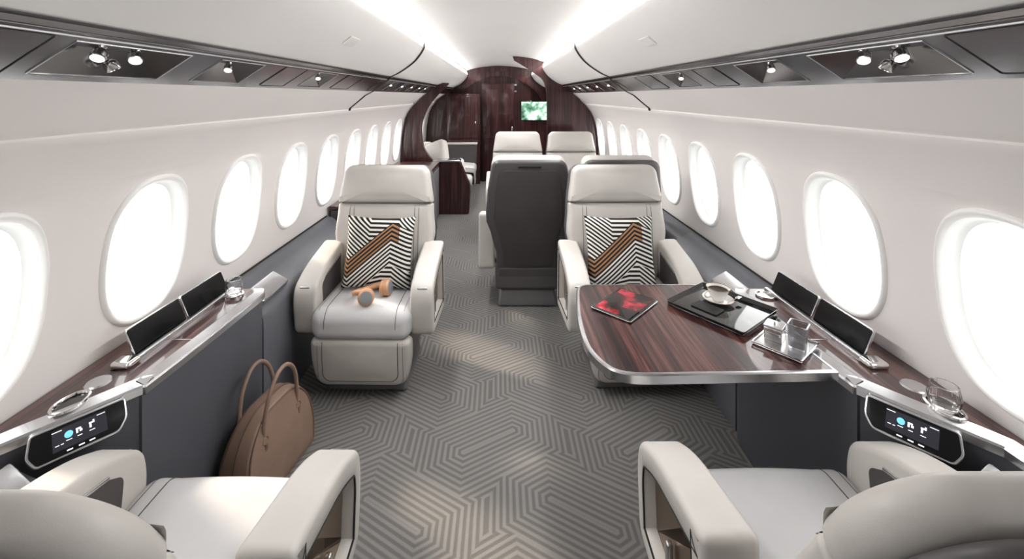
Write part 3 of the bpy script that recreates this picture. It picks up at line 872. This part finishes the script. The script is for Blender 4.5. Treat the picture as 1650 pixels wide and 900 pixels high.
mk('support_arm', rbox(1.02, 1.75, .655, .13, .10, .06, .01, 2), SHELL, tb)

def at_table(x, y, z=ZTAB):
    D = (CAMZ - z) * F / (y - 154); return ((x - 805) * D / F, D)
# magazine / tablet
c = [at_table(*p) for p in ((953, 497), (1000, 467), (1059, 487), (1015, 522))]
cx = sum(p[0] for p in c) / 4; cy = sum(p[1] for p in c) / 4
ang = math.atan2(c[1][1] - c[0][1], c[1][0] - c[0][0])
mg = thing('tablet_computer', 'black tablet with a red picture lying on the wood table', 'tablet', (cx, cy, ZTAB + .0015), ang)
mk('case', pad(rrect(.250, .180, .008, 4), .010, .003, xf=lambda u, v, w_: (u, v, w_ + .005), fill=False), BLACK, mg)
mk('picture', quad([(-.115, -.078, .0104), (.115, -.078, .0104), (.115, .078, .0104), (-.115, .078, .0104)]), MAGPIC, mg)
mk('side_band', tube([(u, v, .005) for u, v in rrect(.2505, .1805, .008, 4)], .0022, 6, True), CHROME, mg)
# serving tray
c = [at_table(*p) for p in ((1080, 495), (1125, 459), (1246, 503), (1208, 545))]
cx = sum(p[0] for p in c) / 4; cy = sum(p[1] for p in c) / 4
TA = math.atan2(c[2][1] - c[1][1], c[2][0] - c[1][0])
d1 = math.hypot(c[1][0] - c[0][0], c[1][1] - c[0][1]); d2 = math.hypot(c[2][0] - c[1][0], c[2][1] - c[1][1])
ty = thing('serving_tray', 'shallow black serving tray holding the coffee cup on the table', 'tray', (cx, cy, ZTAB + .0015), TA)
mk('base', pad(rrect(d2 - .01, d1 - .01, .006, 3), .006, .002, xf=lambda u, v, w_: (u, v, w_ + .003), fill=False), BLACK, ty)
bm = bmesh.new(); V = []
R0 = rrect(d2 - .03, d1 - .03, .006, 3)
for P_, z in ((rrect(d2 - .026, d1 - .026, .006, 3), .006), (rrect(d2 - .004, d1 - .004, .008, 3), .020), (rrect(d2, d1, .009, 3), .020), (rrect(d2 - .02, d1 - .02, .006, 3), .001)): V.append([bm.verts.new((u, v, z)) for u, v in P_])
for a, b_ in zip(V, V[1:]):
    for i in range(len(a)): bm.faces.new((a[i], a[(i + 1) % len(a)], b_[(i + 1) % len(a)], b_[i]))
mk('rim', bm, BLACK, ty, sharp=.5)
# folded card and napkin on the tray
TM = Matrix.Translation((cx, cy, ZTAB + .0015)) @ Matrix.Rotation(TA, 4, 'Z')
def on_tray(u, v, z=.006): q = TM @ Vector((u, v, z)); return (q.x, q.y, q.z)
napkin = pad(rrect(.11, .07, .004, 3), .006, .002, xf=lambda u, v, w_: (u, v, w_ + .003), fill=False)
o = mk('napkin', napkin, RUBBER); tag(o, 'folded black napkin in front of the coffee cup', 'napkin'); o.location = on_tray(-.03, -.055, .0065); o.rotation_euler = (0, 0, TA)
# saucer + cup
cc = on_tray(-.035, .045, .0065)
sc_ = thing('saucer', 'small white saucer under the coffee cup', 'saucer', cc)
mk('dish', lathe([(0, .002), (.025, .002), (.03, .0), (.045, .006), (.062, .014), (.063, .016), (.045, .009), (.028, .005), (0, .005)], n=36), PORC, sc_)
mk('brass_rim', tube([(.0625 * math.cos(a), .0625 * math.sin(a), .0152) for a in [2 * PI * i / 40 for i in range(40)]], .0012, 6, True), BRASS, sc_)
cu = thing('coffee_cup', 'white coffee cup with a thin gold rim on the black tray', 'cup', (cc[0], cc[1], cc[2] + .006))
mk('bowl', lathe([(0, .0), (.022, .0), (.024, .004), (.030, .015), (.040, .035), (.046, .052), (.0475, .054), (.046, .055), (.043, .051), (.037, .034), (.026, .012), (0, .008)], n=36), PORC, cu)
mk('coffee', lathe([(0, .045), (.0405, .045)], n=36), COFFEE, cu)
mk('brass_rim', tube([(.0465 * math.cos(a), .0465 * math.sin(a), .0548) for a in [2 * PI * i / 40 for i in range(40)]], .0014, 6, True), BRASS, cu)
mk('handle', tube(cr([(-.040, -.010, .043), (-.060, -.018, .044), (-.068, -.021, .032), (-.058, -.018, .020), (-.036, -.010, .020)], False, 5), .0038, 8), PORC, cu)
sp = thing('teaspoon', 'small metal teaspoon lying on the saucer', 'spoon', (cc[0] + .046, cc[1] - .035, cc[2] + .019), R(35))
mk('handle', tube([(-.045, 0, .002), (-.01, 0, .003), (.035, 0, .001)], .0017, 6), POLISH, sp)
mk('bowl', rbox(.048, 0, .0, .030, .018, .005, .0024, 3), POLISH, sp)
# small tray with box and glass
c = [at_table(*p) for p in ((1217, 556), (1238, 527), (1315, 556), (1293, 588))]
cx2 = sum(p[0] for p in c) / 4; cy2 = sum(p[1] for p in c) / 4
A2 = math.atan2(c[2][1] - c[1][1], c[2][0] - c[1][0])
d1 = math.hypot(c[1][0] - c[0][0], c[1][1] - c[0][1]); d2 = math.hypot(c[2][0] - c[1][0], c[2][1] - c[1][1])
t2 = thing('condiment_tray', 'small silver tray holding a lidded box and a square tumbler', 'tray', (cx2, cy2, ZTAB + .0015), A2)
mk('base', pad(rrect(d2, d1, .004, 3), .006, .002, xf=lambda u, v, w_: (u, v, w_ + .003), fill=False), CHROME, t2)
mk('rim', tube([(u, v, .010) for u, v in rrect(d2, d1, .004, 3)], .003, 6, True), POLISH, t2)
TM2 = Matrix.Translation((cx2, cy2, ZTAB + .0015)) @ Matrix.Rotation(A2, 4, 'Z')
q = TM2 @ Vector((-.035, .005, .0062))
bx = thing('sugar_box', 'small square metal sugar box with knobbed lid on the silver tray', 'box', q, A2 + .1)
mk('body', rbox(0, 0, .023, .058, .058, .046, .004, 2), POLISH, bx)
ld = mk('lid', rbox(0, 0, .050, .062, .062, .006, .002, 2), CHROME, bx); mk('knob', rbox(0, 0, .058, .008, .008, .012, .003, 2), POLISH, ld)
q = TM2 @ Vector((.042, .002, .0062))
gq = thing('square_tumbler', 'tall square smoked glass tumbler on the silver tray', 'glass', q, A2 + .1)
bm = bmesh.new(); V = []
for P_, z in ((rrect(.052, .052, .008, 4), 0), (rrect(.060, .060, .009, 4), .085), (rrect(.053, .053, .007, 4), .085), (rrect(.046, .046, .006, 4), .008)): V.append([bm.verts.new((u, v, z)) for u, v in P_])
for a, b_ in zip(V, V[1:]):
    for i in range(len(a)): bm.faces.new((a[i], a[(i + 1) % len(a)], b_[(i + 1) % len(a)], b_[i]))
bm.faces.new(V[0]); bm.faces.new(V[-1])
mk('glass_wall', bm, SMOKE, gq, sharp=.5); mk('metal_rim', tube([(u, v, .0855) for u, v in rrect(.057, .057, .008, 4)], .0022, 6, True), POLISH, gq)

# crystal glasses on the consoles
def crystal(loc, s, label):
    g = thing('crystal_glass', label, 'glass', loc, 0, 'crystal glasses on the side consoles')
    mk('bowl', lathe([(0, 0), (.026 * s, 0), (.034 * s, .010 * s), (.039 * s, .035 * s), (.034 * s, .060 * s), (.032 * s, .068 * s), (.030 * s, .068 * s), (.032 * s, .058 * s), (.036 * s, .035 * s), (.031 * s, .014 * s), (0, .010 * s)], n=20), GLASS, g, sharp=.25)
    mk('rim', tube([(.031 * s * math.cos(a), .031 * s * math.sin(a), .068 * s) for a in [2 * PI * i / 24 for i in range(24)]], .0012, 6, True), GLASS, g)
    return g
crystal((1.300, 1.27, ZL + .0035), 1.0, 'round crystal glass in the near cup holder on the right console')
crystal((-1.215, 1.985, ZL + .010), 1.0, 'crystal glass standing at the far end of the left console')

# ------------------------------------------------------------------ handbag
hb = thing('handbag', 'taupe leather domed handbag with two round handles on the floor by the left console', 'handbag', (-.985, 1.865, 0), R(-10))
out = soften([(-.195, .0), (.195, .0), (.215, .12), (.185, .24), (.10, .325), (-.10, .325), (-.185, .24), (-.215, .12)], [.03, .03, .06, .07, .09, .09, .07, .06], 6)
HX = lambda u, v, w_: (w_ * (1 - .45 * max(0, v) / .33), u, v + .004)
mk('body', pad(out, .170, .020, .008, .008, HX, K=4, rings=5), TAN, hb, sharp=1.2)
for s in (-1, 1):
    mk('piping', tube([HX(q[0], q[1], s * .083) for q in inset(out, .008)], .004, 6, True), TAND, hb)
def topz(u):
    c_ = [q for q in out if q[1] > .1]; return max(q[1] for q in c_ if abs(q[0] - u) < .05)
mk('zip', tube([HX(q[0], q[1] + .001, 0) for q in out if q[1] > .14], .0045, 6), TAND, hb)
for s in (-1, 1):
    x0 = .052 * s
    pts = cr([(x0, -.105, .235), (x0 + .004 * s, -.108, .29), (x0 + .010 * s, -.090, .385), (x0 + .012 * s, -.04, .455), (x0 + .012 * s, .02, .462), (x0 + .010 * s, .075, .405), (x0 + .004 * s, .102, .30), (x0, .105, .235)], False, 6)
    h = mk('handle', tube(pts, .0085, 10), TAN, hb)
    for y in (-.105, .105):
        mk('ring', tube([(x0 + .008 * s, y + .015 * math.cos(a), .228 + .015 * math.sin(a)) for a in [2 * PI * i / 16 for i in range(16)]], .003, 6, True), BRASS, h)
        mk('strap_tab', rbox(x0 + .012 * s, y, .190, .006, .016, .060, .002, 2), TAND, h)

# ------------------------------------------------------------------ far dining table and things
dt = thing('dining_table', 'dark wood dining table between the paired seats', 'table', (.66, 4.33, 0))
mk('table_top', pad(rrect(1.16, .74, .03), .028, .006, xf=lambda u, v, w_: (u, v, w_ + .706), fill=False), WOODY, dt)
mk('pedestal', rbox(.25, 0, .348, .22, .30, .692, .02), SHELL, dt)
nk = lathe([(0, 0), (.055, 0), (.060, .02), (.030, .09), (.010, .13), (0, .132)], n=10)
o = mk('folded_napkin', nk, LINEN); tag(o, 'white folded napkin standing on the far dining table', 'napkin'); o.location = (.84, 4.55, .7215)
pm = thing('pepper_mill', 'slim black pepper mill on the far dining table', 'pepper mill', (.93, 4.62, .7215))
mk('body', lathe([(0, 0), (.022, 0), (.024, .02), (.014, .06), (.018, .10), (.014, .15), (.010, .16), (0, .16)], n=20), BLACK, pm)
mk('cap', lathe([(0, .162), (.012, .162), (.018, .175), (.016, .195), (.006, .202), (0, .215)], n=20), BLACK, pm)
# credenza on the left
cz = thing('credenza', 'low dark credenza along the left wall before the wood divider', 'cabinet', (-1.100, 4.71, 0))
mk('body', rbox(0, 0, .345, .55, 2.36, .69, .012, 2), SHELL, cz)
mk('wood_top', rbox(0, 0, .708, .565, 2.38, .034, .006, 2), WOODY, cz)
for k in range(3): mk('door', rbox(.277, -.78 + k * .78, .34, .012, .74, .62, .004, 2), PLINTH, cz)

# ------------------------------------------------------------------ dividers, rear bulkhead
def divider(P, y, th, label):
    bm = prism(P, y, y + th, xf=lambda u, v, w_: (u, w_, v))
    return tag(mk('divider_panel', bm, WOODZ, sharp=.5), label, 'divider', 'wood cabin dividers')
YD = 6.10
wl = [(XW(z) - .012, z) for z in (1.655, 1.58, 1.50, 1.40, 1.31, 1.17, 1.03, .9, .75, .6)]
Pl = [(-.72, 1.80), (-.80, 1.80), (-.876, 1.768), (-.88, 1.757)] + [(-x, z) for x, z in wl] + [(-1.388, .003), (-.90, .003), (-.90, .66)] + \
     [tuple(p) for p in cr([(-.915, .68), (-1.05, .86), (-1.095, 1.06), (-1.085, 1.25), (-1.0, 1.46), (-.86, 1.64), (-.715, 1.785)], False, 5)]
divider(Pl, YD, .07, 'curved dark wood divider hugging the left cabin wall')
inn = cr([(.67, 1.1), (.665, 1.55), (.655, 1.70), (.61, 1.84), (.48, 1.945), (.32, 2.05), (.205, 2.118)], False, 5)
Pr = [(.67, .003)] + inn + [(.185, 2.170)] + [p for p in crown if p[0] > .21] + [p for p in binp] + [(.88, 1.757)] + wl + [(1.388, .003)]
divider(Pr, YD, .07, 'wide dark wood divider on the right with a hooked arm along the ceiling')
# rear bulkhead furniture
yb = Y1 - .002
d1_ = struct(mk('door_1', rbox(-.03, yb - .020, .93, .62, .035, 1.84, .006, 2), WOODX))
mk('door_panel', rbox(-.03, yb - .040, 1.28, .44, .008, .92, .003, 2), WOODZ, d1_)
mk('door_handle', rbox(.235, yb - .055, .98, .03, .03, .12, .008, 3), CHROME, d1_)
for x0, x1, z0, z1 in ((-.86, -.40, .80, 1.78), (-.86, -.40, .04, .78)):
    pass
wd = thing('wardrobe', 'dark wood wardrobe left of the rear door', 'cabinet', (-.66, Y1 - .16, 0))
mk('body', rbox(0, 0, .825, .60, .28, 1.64, .006, 2), WOODX, wd)
for k, (z, h) in enumerate(((.42, .78), (1.22, .78))): 
    dd = mk('door', rbox(.0, -.146, z, .54, .014, h, .004, 2), WOODZ, wd)
    mk('latch', rbox(.22, -.158, z - h / 2 + .30, .025, .014, .035, .005, 2), CHROME, dd)
# arch ribs on the rear bulkhead
rib = [(math.cos(a) * 1.02, 1.10 + math.sin(a) * .98) for a in [PI * i / 30 for i in range(31)]]
bm = bmesh.new(); V = []
for i, (x, z) in enumerate(rib):
    a = PI * i / 30; V.append([bm.verts.new((x * k_, y_, 1.10 + (z - 1.10) * k_)) for k_, y_ in ((1.0, yb), (1.0, yb - .10), (.90, yb - .10), (.90, yb))])
for a, b_ in zip(V, V[1:]):
    for i in range(3): bm.faces.new((a[i], a[i + 1], b_[i + 1], b_[i]))
struct(mk('trim_3', bm, WOODZ, sharp=.6))
tv = thing('wall_screen', 'wall screen showing a green scene on the rear bulkhead', 'screen', (.70, Y1 - .13, 1.335))
mk('frame', rbox(0, 0, 0, .62, .03, .38, .008, 2), BLACK, tv)
mk('picture', quad([(-.29, -.0162, -.17), (.29, -.0162, -.17), (.29, -.0162, .17), (-.29, -.0162, .17)]), TVPIC, tv)
mk('mount', rbox(0, .065, 0, .20, .10, .20, .006, 2), BLACK, tv)
for z in (1.70, 1.82):
    o = mk('wall_plate', rbox(.27, yb - .006, z, .11, .010, .035, .004, 2), CHROME)
    tag(o, 'small pale plate on the rear bulkhead, %s of two' % ('lower' if z < 1.75 else 'upper'), 'wall plate', 'plates beside the rear door')
bm = lathe([(0, .0), (.30, .0), (.31, .01), (.30, .016)], xf=lambda x, y, z: (x * .62 - 1.03 + .05, yb - .30 - z, 1.42 + y * .9), n=40)

# ------------------------------------------------------------------ side-facing sofa behind the left divider
sf = thing('side_sofa', 'side-facing pale sofa with wood end panel behind the left divider', 'sofa', (0, 0, 0))
PX_ = 1 / 700
endp = soften([(-.895, .0), (-.42, .0), (-.395, .35), (-.545, .71), (-.895, .71)], [.01, .03, .05, .03, .01], 4)
mk('end_panel', prism(endp, 5.93, 6.09, xf=lambda u, v, w_: (u, w_, v)), WOODZ, sf, sharp=.5)
mk('end_cap', rbox(-.72, 6.0, .728, .37, .20, .026, .008, 3), CHROME, sf)
mk('base', rbox(-.90, 6.90, .15, .80, 1.40, .30, .02), WOODX, sf)
mk('seat_cushion', rbox(-.80, 6.90, .375, .80, 1.38, .15, .05, 5, 4, deform=lambda x, y, z: (x, y, z + (.02 * (1 - (x / .4) ** 2) if z > 0 else 0))), LEATHER_SEAT, sf)
mk('back_cushion', rbox(-1.25, 6.90, .62, .16, 1.38, .40, .05, 5), LEATHER, sf)
mk('far_arm', rbox(-.70, 7.62, .60, .60, .10, .34, .02, 3), SHELL2, sf)
mk('arm_cap', rbox(-.70, 7.62, .782, .62, .12, .03, .01, 3), LEATHER, sf)
o = mk('lumbar_cushion', rbox(0, 0, 0, .36, .18, .40, .07, 6, 4), LEATHER); tag(o, 'large pale cushion propped on the far side sofa', 'cushion')
o.location = (-.93, 6.48, .74); o.rotation_euler = (R(-18), R(-20), R(-25))
o = mk('lumbar_cushion', rbox(0, 0, 0, .22, .12, .20, .05, 6, 4), LINEN); tag(o, 'small white cushion beside the large one on the far sofa', 'cushion')
o.location = (-.62, 6.35, .595); o.rotation_euler = (R(-10), R(-10), R(10))
# blanket draped over the sofa front
bm = bmesh.new(); NN = 18; V = []
pathx = cr([(-.85, .482), (-.60, .492), (-.42, .482), (-.375, .45), (-.368, .36), (-.372, .26)], False, 4)
for j in range(9):
    y = 6.45 + j * .04
    V.append([bm.verts.new((x + .006 * math.sin(j * 1.9 + i), y + .02 * math.sin(i * .7), z + .008 * abs(math.sin(j * 1.3)) + .004)) for i, (x, z) in enumerate(pathx)])
for a, b_ in zip(V, V[1:]):
    for i in range(len(a) - 1): bm.faces.new((a[i], a[i + 1], b_[i + 1], b_[i]))
o = mk('throw_blanket', bm, KNIT); md = o.modifiers.new('thickness', 'SOLIDIFY'); md.thickness = .012; md.offset = 1
tag(o, 'grey knitted throw draped over the front of the far sofa', 'blanket')
